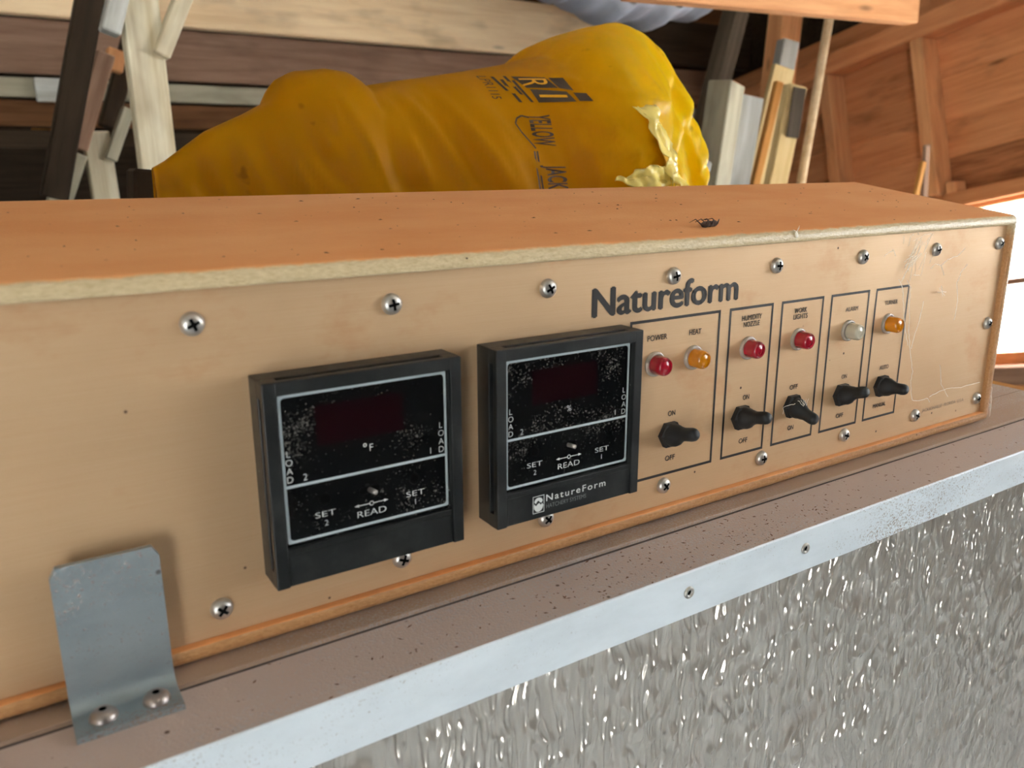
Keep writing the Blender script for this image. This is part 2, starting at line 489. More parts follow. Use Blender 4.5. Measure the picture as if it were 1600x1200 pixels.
# right wall: outer sheathing with an opening behind the window, boards, studs and plates nailed inside (the frame leans)
TH = math.radians(14.0)
WK = 1.1125
WP = Vector((2.60, 1.1762, Z0 - 0.0400))
wr = tag(empty('wall_right', (2.68, 1.0, 0)), kind='structure')
oy0, oy1, oz0, oz1 = -0.26, 1.12, Z0 - 0.58, Z0 + 0.22
shell('sheathing', [((2.63, -2.7, 0), (2.73, -2.3, 2.5)), ((2.63, -0.5, 0), (2.73, oy0, 2.5)), ((2.63, -2.3, 0), (2.73, -0.5, 1.2)), ((2.63, -2.3, 2.3), (2.73, -0.5, 2.5)), ((2.63, oy1, 0), (2.73, 4.4, 2.5)), ((2.63, oy0, 0), (2.73, oy1, oz0)), ((2.63, oy0, oz1), (2.73, oy1, 2.5))], MT['w_dark'], wr)
def W(a, b, x=0.0):
    """a runs away along the wall, b up it, x off it into the room"""
    a *= WK; b *= WK
    return (WP.x - x, WP.y + a * math.cos(TH) + b * math.sin(TH), WP.z - a * math.sin(TH) + b * math.cos(TH))
def wboard(name, a0, b0, a1, b1, w, t, x, mat, parent=wr, n=(-1, 0, 0)):
    return board(name, W(a0, b0, x), W(a1, b1, x), w * WK, t, mat, parent, n)
rows = [0.00, 0.105, 0.207, 0.33, 0.452, 0.56]
for i in range(len(rows) - 1):
    h = rows[i + 1] - rows[i]; c = (rows[i + 1] + rows[i]) / 2
    wboard('board', -1.4, c, -0.006, c, h + 0.003, 0.02, -0.012 + 0.003 * (i % 2), MT['w_stain'] if i == 0 else MT['w_side'])
    wboard('board', -0.006, c + 0.018, 1.5, c + 0.018, h + 0.003, 0.02, -0.012 + 0.003 * (i % 2), MT['w_side'])
for i in range(9):
    b = -0.055 - 0.118 * i
    if b < -0.50: wboard('board', -1.4, b, 1.5, b, 0.116, 0.02, -0.012, MT['w_side'])
    else:
        wboard('board', -0.035, b, 1.5, b, 0.116, 0.02, -0.012, MT['w_side'])
        wboard('board', -1.4, b, -1.17, b, 0.116, 0.02, -0.012, MT['w_side'])
wboard('top_plate', -1.4, 0.474, 1.2, 0.474, 0.06, 0.089, 0.0445, MT['w_side'])
wboard('stud', 0.0, 0.0, 0.0, 0.443, 0.038, 0.089, 0.0445, MT['w_orange'])
wboard('stud', 0.31, -0.9, 0.31, 0.443, 0.038, 0.089, 0.0445, MT['w_orange'])
wboard('stud', 0.72, -0.9, 0.72, 0.443, 0.038, 0.089, 0.0445, MT['w_side'])
wboard('stud', -0.50, 0.0, -0.50, 0.443, 0.038, 0.089, 0.0445, MT['w_side'])
wboard('stud', 0.0, -0.9, 0.0, -0.6, 0.038, 0.089, 0.0445, MT['w_side'])
wboard('block', -0.042, -0.02, -0.042, 0.03, 0.03, 0.06, 0.03, MT['w_orange'])

win = tag(empty('window_1', W(-0.60, -0.50)), kind='structure')
wboard('header', -1.2, -0.022, -0.02, -0.022, 0.042, 0.07, 0.03, MT['w_side'], win)
wboard('header_lip', -1.2, -0.05, -0.02, -0.05, 0.014, 0.04, 0.01, MT['w_orange'], win)
wboard('jamb', -0.035, -0.50, -0.035, -0.057, 0.03, 0.05, 0.0, MT['w_side'], win)
wboard('jamb', -1.16, -0.50, -1.16, -0.057, 0.03, 0.05, 0.0, MT['w_side'], win)
wboard('muntin', -1.145, -0.273, -0.05, -0.273, 0.018, 0.02, -0.02, MT['w_pink'], win)
for a in (-0.60,): wboard('muntin', a, -0.50, a, -0.057, 0.018, 0.018, -0.02, MT['w_pink'], win)
wboard('sill', -1.2, -0.528, 0.0, -0.528, 0.05, 0.10, 0.03, MT['w_pink'], win)
wboard('sill_apron', -1.2, -0.575, 0.0, -0.575, 0.04, 0.03, 0.012, MT['w_orange'], win)
wboard('pane', -1.14, -0.165, -0.05, -0.165, 0.198, 0.003, -0.022, MT['pane'], win)
wboard('pane', -1.14, -0.391, -0.05, -0.391, 0.218, 0.003, -0.022, MT['pane'], win)

win2 = tag(empty('added_window', (2.66, -1.4, 1.3)), kind='structure')  # unseen window, added to light the panel's right end and the floor
for y in (-2.29, -1.70, -1.10, -0.51): board('mullion', (2.66, y, 1.2), (2.66, y, 2.3), 0.03, 0.05, MT['w_pink'], win2, (-1, 0, 0))
for z in (1.215, 1.75, 2.285): board('rail', (2.66, -2.3, z), (2.66, -0.5, z), 0.03, 0.045, MT['w_pink'], win2, (-1, 0, 0))
for y in (-1.995, -1.40, -0.805):
    for z in (1.4825, 2.0175): board('pane', (2.66, y - 0.28, z), (2.66, y + 0.28, z), 0.50, 0.003, MT['pane'], win2, (-1, 0, 0))

# back wall of horizontal planks, with a dark store beyond it
wb = tag(empty('wall_back', (0.5, 2.17, 0)), kind='structure')
shell('backing', [((-3.0, 3.6, 0), (2.63, 3.7, 2.5))], MT['w_dark'], wb)
bz = [Z0 + 0.4189, Z0 + 0.2796, Z0 + 0.2236, Z0 + 0.1528, Z0 + 0.0990]
bmats = ['w_pink', 'w_grey', 'w_brown', 'w_dark']
for i in range(4):
    m = MT[bmats[i]]
    zt, zb = bz[i] - 0.004, bz[i + 1] + 0.004
    for x0, x1 in ((-2.9, -0.35), (-0.346, 2.6)):
        board('board', (x0, 2.17 + 0.01 * (i % 2), (zt + zb) / 2), (x1, 2.17 + 0.01 * (i % 2), (zt + zb) / 2), zt - zb, 0.03, m, wb)
board('patch_board', (0.1138, 2.14, Z0 + 0.2447), (0.1974, 2.14, Z0 + 0.2452), 0.058, 0.02, MT['w_white'], wb)
board('shelf_board', (0.1023, 2.3, Z0 + 0.1377), (0.1789, 2.3, Z0 + 0.1355), 0.04, 0.02, MT['w_gold'], wb)
for i in range(5):
    z = bz[0] + 0.16 + i * 0.15
    board('board', (-2.9, 2.19, z), (2.6, 2.19, z), 0.146, 0.03, MT['w_brown'], wb)

# ---------------------------------------------------------------- roof timbers
def beam(name, label, cat, *a, **k):
    return tag(board(name, *a, **k), label, cat)
za = (Z0 + 0.4047) 
beam('tie_beam', 'long pale spotted tie beam running across above the yellow sack', 'beam', (-2.9, 2.05, za + 0.08), (1.9277, 2.05, za + 0.08), 0.16, 0.045, MT['w_pale'])
beam('tie_beam', 'shaded end of the tie beam, painted dark brown, half hidden by the top of the sack', 'beam', (1.9335, 2.055, za + 0.085), (2.59, 2.055, za + 0.085), 0.15, 0.045, MT['w_dark'])  # same beam carried on; the shade over it is painted as dark wood
beam('ceiling_joist', 'orange-brown joist with sawn end above the leaning boards and wooden siding', 'joist', (1.0306, 0.95, Z0 + 0.4296), (1.9386, 0.95, Z0 + 0.4595), 0.135, 0.045, MT['w_orange'])

def post(label, parts, base):
    r = tag(empty('roof_post', base), label, 'post')
    for nm, a, b, w, t, m in parts: board(nm, a, b, w, t, MT[m], r)
    return r
post('pale speckled roof post with two short braces behind the sack', [
    ('post', (0.2450, 1.4, Z0 + 0.4187), (0.2336 + 0.03, 1.4, 0.0), 0.066, 0.04, 'w_post'),
    ('brace', (0.3589, 1.38, Z0 + 0.4390), (0.2701, 1.38, Z0 + 0.2573), 0.030, 0.04, 'w_post'),
    ('brace', (0.2353, 1.35, Z0 + 0.4392), (0.1836, 1.35, Z0 + 0.2871), 0.032, 0.05, 'w_white')], (0.2336, 1.4, 0.0))
post('shadowed far roof post with a pinkish diagonal brace and a pale foot', [
    ('post', (0.2079, 1.9, Z0 + 0.1388), (0.2119 + 0.05, 1.90, 0.0), 0.058, 0.04, 'w_post'),
    ('brace', (0.2464, 1.86, Z0 + 0.3090), (0.1631, 1.86, Z0 + 0.0970), 0.038, 0.04, 'w_pink'),
    ('brace', (0.2836, 1.88, Z0 + 0.1906), (0.2307, 1.88, Z0 + 0.0727), 0.026, 0.04, 'w_grey'),
    ('brace', (0.2813, 1.93, Z0 + 0.3269), (0.2671, 1.93, Z0 + 0.2773), 0.04, 0.04, 'w_orange'),
    ('brace', (0.1590, 1.88, Z0 + 0.0900), (0.1020, 1.88, Z0 - 0.0431), 0.05, 0.04, 'w_grey')], (0.2119, 1.90, 0.0))
tag(board('slanting_strut', (0.2294, 1.72, Z0 + 0.4750), (0.0883, 1.72, Z0 - 0.0082), 0.052, 0.06, MT['w_dark']), 'dark brown slanting strut beside the pinkish brace', 'strut')  # strut in the same dark brown wood
tag(board('slanting_strut', (0.3255, 1.98, Z0 + 0.3615), (0.2474, 1.98, Z0 + 0.1495), 0.04, 0.05, MT['w_dark']), 'dark slanting strut half hidden behind the pale speckled post', 'strut')

# sagging sheet under the roof
nx, ny = 40, 14
x0, x1 = 1.1948, 1.8863
vs_, fs = [], []
for j in range(ny + 1):
    for i in range(nx + 1):
        s = i / nx; t = j / ny
        sag = Z0 + 0.4535 + 0.075 * (2 * s - 1.15) ** 2 + 0.16 * (2 * t - 0.5) ** 2 + 0.012 * math.sin(s * 23 + t * 4) + 0.008 * math.sin(s * 51 + 2 * t)
        vs_.append((x0 + (x1 - x0) * s, 1.5 + 0.45 * t, sag))
for j in range(ny):
    for i in range(nx):
        a = j * (nx + 1) + i
        fs.append((a, a + 1, a + nx + 2, a + nx + 1))
o = tag(mk('plastic_sheet', vs_, fs, MT['tarp'], smooth=True), 'grey-blue plastic sheet sagging under the roof above the sack', 'sheet')
sm = o.modifiers.new('thick', 'SOLIDIFY'); sm.thickness = 0.003

# ---------------------------------------------------------------- boards leaning by the right wall
def down(a, b):
    """carry the line a-b on to the floor"""
    a, b = Vector(a), Vector(b); k = a.z / (a.z - b.z)
    return tuple(a + (b - a) * k + Vector((0, 0, 0.012)))
def lean(name, label, a, b, w, t, mat, cat='board', n=(-0.25, -1, 0)):
    return tag(board(name, a, down(a, b), w, t, MT[mat], n=n), label, cat)
lean('leaning_board', 'pale grey-green board leaning next to the sack, dark along its edge', (1.5178, 1.14, Z0 + 0.2496), (1.4876, 1.14, Z0 + 0.0163), 0.085, 0.06, 'w_grey', n=(0.35, -1, 0))
lean('leaning_board', 'blotchy grey board leaning between the grey-green board and the cream board', (1.7138, 1.24, Z0 + 0.2342), (1.6821, 1.24, Z0 + 0.0119), 0.078, 0.02, 'w_white')
lean('leaning_board', 'tall cream planed board leaning against the orange upright', (2.0280, 1.4, Z0 + 0.3377), (1.9445, 1.4, Z0 + 0.0054), 0.075, 0.02, 'w_cream')
lean('leaning_board', 'narrow brown board between two cream boards', (1.9300, 1.33, Z0 + 0.2864), (1.8613, 1.33, Z0 + 0.0078), 0.026, 0.02, 'w_gold')
stained = lean('leaning_board', 'cream board with a dark grey peeling stain at its top', (1.8185, 1.18, Z0 + 0.2601), (1.7701, 1.18, Z0 + 0.0117), 0.058, 0.03, 'w_cream')
o = board('peeling_patch', (1.8060, 1.155, Z0 + 0.2530), (1.7920, 1.155, Z0 + 0.1273), 0.040, 0.004, MT['w_dgrey'], n=(-0.25, -1, 0))
o.parent = stained; o.matrix_parent_inverse = stained.matrix_basis.inverted()
lean('leaning_board', 'short chalky block end standing above the cream boards', (2.1620, 1.5, Z0 + 0.4312), (2.1268, 1.5, Z0 + 0.2282), 0.060, 0.04, 'w_white')
lean('leaning_board', 'short whitewashed board end with reddish top touching the sack', (1.3036, 1.0, Z0 + 0.0693), (1.2815, 1.0, Z0 + 0.0009), 0.042, 0.03, 'w_white')
lean('leaning_board', 'wide dark grey board leaning behind the grey-green board', (1.9887, 1.56, Z0 + 0.5204), (1.9160, 1.56, Z0 + 0.2810), 0.085, 0.05, 'w_dgrey', n=(0.35, -1, 0))
lean('upright_plank', 'wide orange fir upright rising behind the leaning boards', (2.3327, 1.66, Z0 + 0.5595), (2.3140, 1.66, Z0 + 0.2632), 0.115, 0.06, 'w_orange', 'plank', n=(0.1, -1, 0))
a, b = Vector((1.9857, 1.22, Z0 + 0.4589)), Vector((1.9261, 1.22, Z0 + 0.0124))
vs_, fs = tube([a + (b - a) * (k * a.z / (a.z - b.z)) for k in (0, 0.3, 0.6, 0.998)], 0.0125, 12)
tag(mk('round_pole', vs_, fs, MT['w_pale'], smooth=True), 'thin round grey pole leaning beside the stained cream board', 'pole')
lean('thin_lath', 'golden split lath standing in front of the wall stud', (1.9894, 0.9, Z0 + 0.0658), (1.9750, 0.9, Z0 - 0.0101), 0.017, 0.012, 'w_gold', 'lath')
lean('thin_lath', 'grey-brown lath standing right against the wall stud', (2.0769, 0.95, Z0 + 0.1083), (2.0922, 0.95, Z0 - 0.0138), 0.019, 0.012, 'w_pink', 'lath')

# ---------------------------------------------------------------- yellow sack
ZB = Z0 - 0.153                    # top of the cabinet
YR = 0.44                          # ridge line of the sack
prof = [(0.0691, Z0 + 0.0606), (0.0792, Z0 + 0.0660), (0.0901, Z0 + 0.0736), (0.1163, Z0 + 0.0919), (0.1516, Z0 + 0.1075), (0.1723, Z0 + 0.1182), (0.1779, Z0 + 0.1296), (0.1846, Z0 + 0.1388), (0.1990, Z0 + 0.1462), (0.2270, Z0 + 0.1499), (0.2460, Z0 + 0.1481), (0.2554, Z0 + 0.1422), (0.2622, Z0 + 0.1355), (0.2922, Z0 + 0.1410), (0.3348, Z0 + 0.1479), (0.3796, Z0 + 0.1557), (0.4348, Z0 + 0.1664), (0.4613, Z0 + 0.1738), (0.4722, Z0 + 0.1829), (0.4848, Z0 + 0.1916), (0.5107, Z0 + 0.2020), (0.5418, Z0 + 0.2110), (0.5647, Z0 + 0.2162), (0.5933, Z0 + 0.2116), (0.6283, Z0 + 0.1974), (0.6445, Z0 + 0.1799), (0.6668, Z0 + 0.1547), (0.6854, Z0 + 0.1323), (0.6912, Z0 + 0.1097), (0.7017, Z0 + 0.0867), (0.7078, Z0 + 0.0632), (0.7164, Z0 + 0.0392), (0.7225, Z0 + 0.0189)]
def topz(x):
    for (xa, za_), (xb, zb_) in zip(prof, prof[1:]):
        if xa <= x <= xb: return za_ + (zb_ - za_) * (x - xa) / (xb - xa)
    return prof[-1][1] if x > prof[-1][0] else prof[0][1]
XA, XB = prof[0][0], prof[-1][0]
def depth_(x):
    s = (x - XA) / (XB - XA)
    k = s / 0.66 if s < 0.66 else (1 - s) / 0.34
    return 0.02 + 0.15 * max(0.0, min(1.0, k)) ** 0.75
CREASES = [((ax, az), (bx, bz_), am) for (ax, az), (bx, bz_), am in (
    (*[(0.2117, Z0 + 0.1284), (0.2162, Z0 + 0.0850)], 0.012), (*[(0.2194, Z0 + 0.1247), (0.2312, Z0 + 0.0931)], 0.009), (*[(0.2600, Z0 + 0.1332), (0.2804, Z0 + 0.0995)], 0.010),
    (*[(0.2774, Z0 + 0.1021), (0.2948, Z0 + 0.0385)], 0.007), (*[(0.2963, Z0 + 0.1387), (0.3111, Z0 + 0.1068)], 0.012), (*[(0.2754, Z0 + 0.1356), (0.2966, Z0 + 0.1053)], 0.008),
    (*[(0.3291, Z0 + 0.1474), (0.3382, Z0 + 0.1232)], 0.008), (*[(0.3331, Z0 + 0.1007), (0.3715, Z0 + 0.0369)], 0.006), (*[(0.3165, Z0 + 0.1142), (0.3213, Z0 + 0.0837)], 0.010),
    (*[(0.1681, Z0 + 0.1166), (0.1963, Z0 + 0.1327)], 0.010), (*[(0.1671, Z0 + 0.1018), (0.1670, Z0 + 0.0616)], 0.007), (*[(0.1223, Z0 + 0.0910), (0.1411, Z0 + 0.1035)], 0.010),
    (*[(0.1206, Z0 + 0.0886), (0.1239, Z0 + 0.0493)], 0.008), (*[(0.4117, Z0 + 0.1577), (0.4953, Z0 + 0.1293)], 0.012), (*[(0.4870, Z0 + 0.1290), (0.5861, Z0 + 0.1230)], 0.014),
    (*[(0.2022, Z0 + 0.0926), (0.2094, Z0 + 0.0667)], 0.010), (*[(0.0947, Z0 + 0.0834), (0.0986, Z0 + 0.0472)], 0.009), (*[(0.4313, Z0 + 0.1120), (0.4973, Z0 + 0.0794)], 0.010),
    (*[(0.4478, Z0 + 0.0760), (0.5327, Z0 + 0.0667)], 0.012), (*[(0.5286, Z0 + 0.1493), (0.5749, Z0 + 0.1227)], 0.010))]
def crease(x, z):
    r = 0.0
    for (ax, az), (bx, bz_), am in CREASES:
        dx, dz = bx - ax, bz_ - az; L2 = dx * dx + dz * dz
        t = ((x - ax) * dx + (z - az) * dz) / L2; tc = max(0.0, min(1.0, t))
        d = math.hypot(x - ax - tc * dx, z - az - tc * dz)
        if d < 0.03: r += am * math.exp(-d / 0.0055) * min(1.0, 1.6 * tc + 0.3, 1.6 * (1 - tc) + 0.2)
    return r
def bag_y(x, z):
    H = topz(x); t = max(0.0, min(1.0, (z - ZB) / max(0.02, H - ZB)))
    y = YR - depth_(x) * max(0.0, 1 - t ** 3.2) ** (1 / 2.6)
    s = (x - XA) / (XB - XA)
    e = max(0.0, 1 - t ** 6) 
    q = Vector((x * 9 + z * 3, z * 5, 1.7))
    y += e * 0.020 * noise.noise(q) + e * 0.010 * noise.noise(q * 2.7)
    fold = noise.noise(Vector((x * 30 + z * 14, z * 4.0, 4.0)))
    y += e * 0.016 * abs(fold) * (0.4 + t)
    y -= e * crease(x, z)
    if s > 0.72:
        k = min(1.0, (s - 0.72) / 0.12)
        f2 = noise.noise(Vector((x * 24 - z * 26, z * 9 + x * 6, 9.0)))
        y -= e * k * min(1.0, (1 - s) / 0.1) * 0.030 * (abs(f2) - 0.2)
    return y
NX, NT = 190, 60
vs_, fs = [], []
for i in range(NX + 1):
    x = XA + (XB - XA) * i / NX
    H = topz(x)
    for j in range(NT + 1):
        t = math.sin(math.pi / 2 * j / NT) ** 0.8
        z = ZB + (H - ZB) * t
        vs_.append((x, bag_y(x, z), z))
    for j in range(1, NT + 1):
        t = math.sin(math.pi / 2 * (NT - j) / NT) ** 0.8
        z = ZB + (H - ZB) * t
        vs_.append((x, 2 * YR - bag_y(x, z), z))
n = 2 * NT + 1
for i in range(NX):
    for j in range(n - 1):
        a = i * n + j
        fs.append((a, a + 1, a + n + 1, a + n))
fs.append(tuple(range(n))); fs.append(tuple(range(NX * n, NX * n + n))[::-1])
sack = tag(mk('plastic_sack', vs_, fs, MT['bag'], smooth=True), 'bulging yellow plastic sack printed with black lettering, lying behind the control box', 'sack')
def onbag(flat, name, mat, lift=0.0022):
    o = mk(name, [(x, bag_y(x, z) - lift, z) for x, z in flat.v], flat.f, mat, sack)
    return o
def vtext(flat, body, xb, ztop, cap, length, bold=0.0):
    """lettering that reads downwards, letter tops to the right"""
    vs_, fs = glyphs(body, bold)
    x0, x1 = min(v.x for v in vs_), max(v.x for v in vs_)
    flat.add([(xb + v.y * cap / CAP, ztop - (v.x - x0) * length / (x1 - x0)) for v in vs_], fs)
BY = 0.33
f = Flat()
xa, zt = (0.3957, Z0 + 0.1092)
xb, _ = (0.4168, Z0 + 0.1098)
_, zb = (0.4087, Z0 + 0.0799)
vtext(f, 'YELLOW', xa, zt, xb - xa, zt - zb, 0.02)
_, zt2 = (0.4089, Z0 + 0.0618)
xa2, zb2 = (0.4023, Z0 + 0.0289)
vtext(f, 'JACKET', xa2, zt2, xb - xa, zt2 - zb2, 0.02)
xs0, zs0 = (0.3922, Z0 + 0.0750); xs1, zs1 = (0.3984, Z0 + 0.0364)
for k in range(2):
    f.rect(xs0 + k * 0.0035, xs0 + k * 0.0035 + 0.0018, zs1, zs0)
sw = [(0.3957, Z0 + 0.1063), (0.3891, Z0 + 0.1079), (0.3840, Z0 + 0.1054), (0.3810, Z0 + 0.1007), (0.3847, Z0 + 0.0926), (0.3906, Z0 + 0.0845), (0.3959, Z0 + 0.0774)]
for (ax, az), (bx, bz_) in zip(sw, sw[1:]):
    d = Vector((bx - ax, bz_ - az)).normalized() * 0.0008; p_ = Vector((-d.y, d.x))
    f.poly([(ax + p_.x, az + p_.y), (ax - p_.x, az - p_.y), (bx - p_.x, bz_ - p_.y), (bx + p_.x, bz_ + p_.y)])
onbag(f, 'lettering', MT['bagink'])
f = Flat()
def q4(pts): f.poly(pts)
q4([(0.3992, Z0 + 0.1468), (0.4284, Z0 + 0.1460), (0.4340, Z0 + 0.1352), (0.4059, Z0 + 0.1351)]); q4([(0.4082, Z0 + 0.1340), (0.4403, Z0 + 0.1319), (0.4452, Z0 + 0.1220), (0.4113, Z0 + 0.1208)])
q4([(0.4315, Z0 + 0.1456), (0.4439, Z0 + 0.1456), (0.4473, Z0 + 0.1328), (0.4348, Z0 + 0.1352)]); q4([(0.4458, Z0 + 0.1309), (0.4569, Z0 + 0.1302), (0.4603, Z0 + 0.1225), (0.4483, Z0 + 0.1227)])
xa, zt = (0.3682, Z0 + 0.1468); xb, zb = (0.3767, Z0 + 0.1236)
vtext(f, 'LPR1115', xa, zt, xb - xa, zt - zb, 0.0)
for (xx, zz), (xe, ze) in ([(0.3803, Z0 + 0.1464), (0.3846, Z0 + 0.1318)], [(0.3861, Z0 + 0.1433), (0.3920, Z0 + 0.1207)], [(0.3919, Z0 + 0.1470), (0.3963, Z0 + 0.1283)], [(0.3963, Z0 + 0.1426), (0.4038, Z0 + 0.1211)]):
    f.poly([(xx, zz), (xx + 0.003, zz), (xe + 0.003, ze), (xe, ze)])
onbag(f, 'emblem', MT['bagink'])
f = Flat()
xa, zt = (0.4036, Z0 + 0.1447); xb, zb = (0.4278, Z0 + 0.1366)
vtext(f, 'R', xa, zt, xb - xa, zt - zb, 0.0)
xa, zt = (0.4135, Z0 + 0.1284); xb, zb = (0.4381, Z0 + 0.1259)
vtext(f, 'I', xa, zt, xb - xa, zt - zb, 0.0)
onbag(f, 'emblem_letter', MT['bagyellow'], 0.003)

# crumpled loose film at the open end
def film(name, c00, c10, c11, c01, seed, amp):
    vs_, fs = [], []
    N = 26
    for i in range(N + 1):
        for j in range(N + 1):
            a, b = i / N, j / N
            x = (c00[0] * (1 - a) + c10[0] * a) * (1 - b) + (c01[0] * (1 - a) + c11[0] * a) * b
            z = (c00[1] * (1 - a) + c10[1] * a) * (1 - b) + (c01[1] * (1 - a) + c11[1] * a) * b
            x += 0.006 * noise.noise(Vector((a * 4, b * 4, seed))); z += 0.006 * noise.noise(Vector((a * 4, b * 4, seed + 5)))
            q = Vector((x * 55, z * 38, seed))
            vs_.append((x, bag_y(x, z) - 0.006 - amp * abs(noise.noise(q)) - amp * 0.5 * abs(noise.noise(q * 2.3)), z))
    for i in range(N):
        for j in range(N):
            k = i * (N + 1) + j; fs.append((k, k + 1, k + N + 2, k + N + 1))
    o = mk(name, vs_, fs, MT['film'], sack, smooth=True)
    m_ = o.modifiers.new('thick', 'SOLIDIFY'); m_.thickness = 0.0008
film('film_fold', *[(0.4857, Z0 + 0.1168), (0.5124, Z0 + 0.1189), (0.5781, Z0 + 0.0401), (0.5234, Z0 + 0.0409)], 3.0, 0.016)
film('film_fold', *[(0.4572, Z0 + 0.0469), (0.4939, Z0 + 0.0616), (0.5423, Z0 + 0.0524), (0.5036, Z0 + 0.0361)], 8.0, 0.012)

# block at the narrow end of the sack
tag(board('wooden_block', (0.1160, 0.62, Z0 + 0.0558), (0.1116, 0.62, Z0 + 0.0139), 0.075, 0.05, MT['w_dark']), 'dark wooden block standing at the narrow end of the sack', 'block')

# ---------------------------------------------------------------- incubator cabinet
CX0, CX1 = -0.62, 0.775
cab = tag(empty('incubator_cabinet', (0.1, 0.3, 0)), 'large white incubator cabinet with embossed front under the control box', 'cabinet')
YF = -0.655                        # front of the trim, in panel units
bm = bmesh.new()
bbox(bm, (CX0, (YF + 0.05) * U, 0.0), (CX1, 0.80, ZB - 0.004))
bmo('body', bm, MT['strip'], cab)
bm = bmesh.new()
bbox(bm, (CX0 + 0.002, (YF + 0.038) * U, 0.06), (CX1 - 0.002, (YF + 0.05) * U, Z0 - 1.95 * U))
bmo('front_door', bm, MT['emboss'], cab)
# rippled emboss of the front sheet, real relief over the upper part of the door
rng = np.random.default_rng(3)
def vnoise(x, z):
    g_ = rng.random((1024, 1024)); xi = np.floor(x).astype(int); zi = np.floor(z).astype(int)
    fx = x - xi; fz = z - zi; fx = fx * fx * (3 - 2 * fx); fz = fz * fz * (3 - 2 * fz)
    gg = lambda i, j: g_[i % 1024, j % 1024]
    return (gg(xi, zi) * (1 - fx) + gg(xi + 1, zi) * fx) * (1 - fz) + (gg(xi, zi + 1) * (1 - fx) + gg(xi + 1, zi + 1) * fx) * fz
ex0, ex1, ez0, ez1 = CX0 + 0.004, CX1 - 0.004, Z0 - 0.56, Z0 - 1.96 * U
nxe, nze = 2500, 270
X, Zg = np.meshgrid(np.linspace(ex0, ex1, nxe), np.linspace(ez0, ez1, nze), indexing='ij')
wp = vnoise(X * 110 + 50, Zg * 60 + 900) * 2.2 + vnoise(X * 30 + 9, Zg * 30 + 500) * 2.0
n1 = vnoise(X * 345 + wp + 100, Zg * 66 + 700); n2 = vnoise(X * 520 + wp + 40, Zg * 110 + 800)
hgt = (1 - np.abs(2 * n1 - 1)) ** 2 * 0.9 + (1 - np.abs(2 * n2 - 1)) ** 2 * 0.25
Yg = (YF + 0.034) * U - 0.0026 * hgt
co = np.stack([X, Yg, Zg], -1).reshape(-1, 3)
co -= np.array(wpos(cab))
i0 = (np.arange(nxe - 1)[:, None] * nze + np.arange(nze - 1)[None]).ravel()
qd = np.stack([i0, i0 + nze, i0 + nze + 1, i0 + 1], -1).astype(np.int32)
me = bpy.data.meshes.new('embossed_sheet')
me.vertices.add(len(co)); me.vertices.foreach_set('co', co.ravel())
me.loops.add(qd.size); me.loops.foreach_set('vertex_index', qd.ravel())
me.polygons.add(len(qd)); me.polygons.foreach_set('loop_start', np.arange(0, qd.size, 4, dtype=np.int32))
me.polygons.foreach_set('use_smooth', np.ones(len(qd), dtype=bool))
me.update(calc_edges=True); me.validate(); me.materials.append(MT['emboss'])
o = bpy.data.objects.new('embossed_sheet', me); col.objects.link(o); o.parent = cab
# aluminium angle: top leg and front leg
bm = bmesh.new()
t = 0.012
pr = [(YF, -1.725), (YF, -2.04), (YF + t, -2.04), (YF + t, -1.74), (-0.14, -1.74), (-0.14, -1.725)]
va = [bm.verts.new((CX0, y * U, Z0 + z * U)) for y, z in pr]; vb = [bm.verts.new((CX1, y * U, Z0 + z * U)) for y, z in pr]
k = len(pr)
for i in range(k): bm.faces.new((va[i], va[(i + 1) % k], vb[(i + 1) % k], vb[i]))
bm.faces.new(va[::-1]); bm.faces.new(vb)
bm.faces.ensure_lookup_table()
for fc in bm.faces:
    c = fc.calc_center_median(); fc.material_index = 1 if fc.calc_area() > 0.005 and c.z > Z0 - 1.75 * U else 0
es = [e for e in bm.edges if all(abs(v.co.y - YF * U) < 1e-6 and abs(v.co.z - (Z0 - 1.725 * U)) < 1e-6 for v in e.verts)]
bmesh.ops.bevel(bm, geom=es, offset=0.012 * U, segments=3, profile=0.5, affect='EDGES')
bmo('edge_trim', bm, [MT['fascia'], MT['ledge']], cab)
bm = bmesh.new()
bbox(bm, (CX0, -0.178 * U, ZB - 0.0036), (CX1, 0.03, ZB), 0.0005, 1)
bmo('top_strip', bm, MT['strip'], cab)
bm = bmesh.new()
pbox(bm, CX0 / U, CX1 / U, -0.178, -0.196, -1.728, -1.7235)
bmo('seam', bm, MT['seam'], cab)  # thin dark strip drawn in place of an open groove
vs_, fs = tube([(CX0, -0.176 * U, ZB - 0.0003), (CX1, -0.176 * U, ZB - 0.0003)], 0.004 * U, 8)
mk('edge_bead', vs_, fs, MT['strip'], cab, smooth=True)
bm = bmesh.new()
bbox(bm, (CX0, 0.0302, ZB - 0.0036), (CX1, 0.80, ZB))
bmo('top_sheet', bm, MT['strip'], cab)
bm = bmesh.new()
bbox(bm, (CX1, -0.05, ZB - 0.012), (CX1 + 0.014, 0.80, ZB), 0.001, 2)
bmo('end_trim', bm, MT['w_gold'], cab)
rv, rf, rmi = lathe([(0.040, 0), (0.040, 0.006), (0.034, 0.013), (0.022, 0.013), (0.019, 0.002), (0.012, 0.002)], 20, mis=[0, 0, 0, 0, 1, 1])
me = None
for i in range(2):
    x = 2.632 + 1.108 * i
    if me is None:
        o = mk('rivet', [v * U for v in rv], rf, [MT['steel'], MT['dark']], cab, P(x, YF, -1.868), True, rmi, world=False); me = o.data
    else: o = mo('rivet', me, cab, P(x, YF, -1.868), world=False)

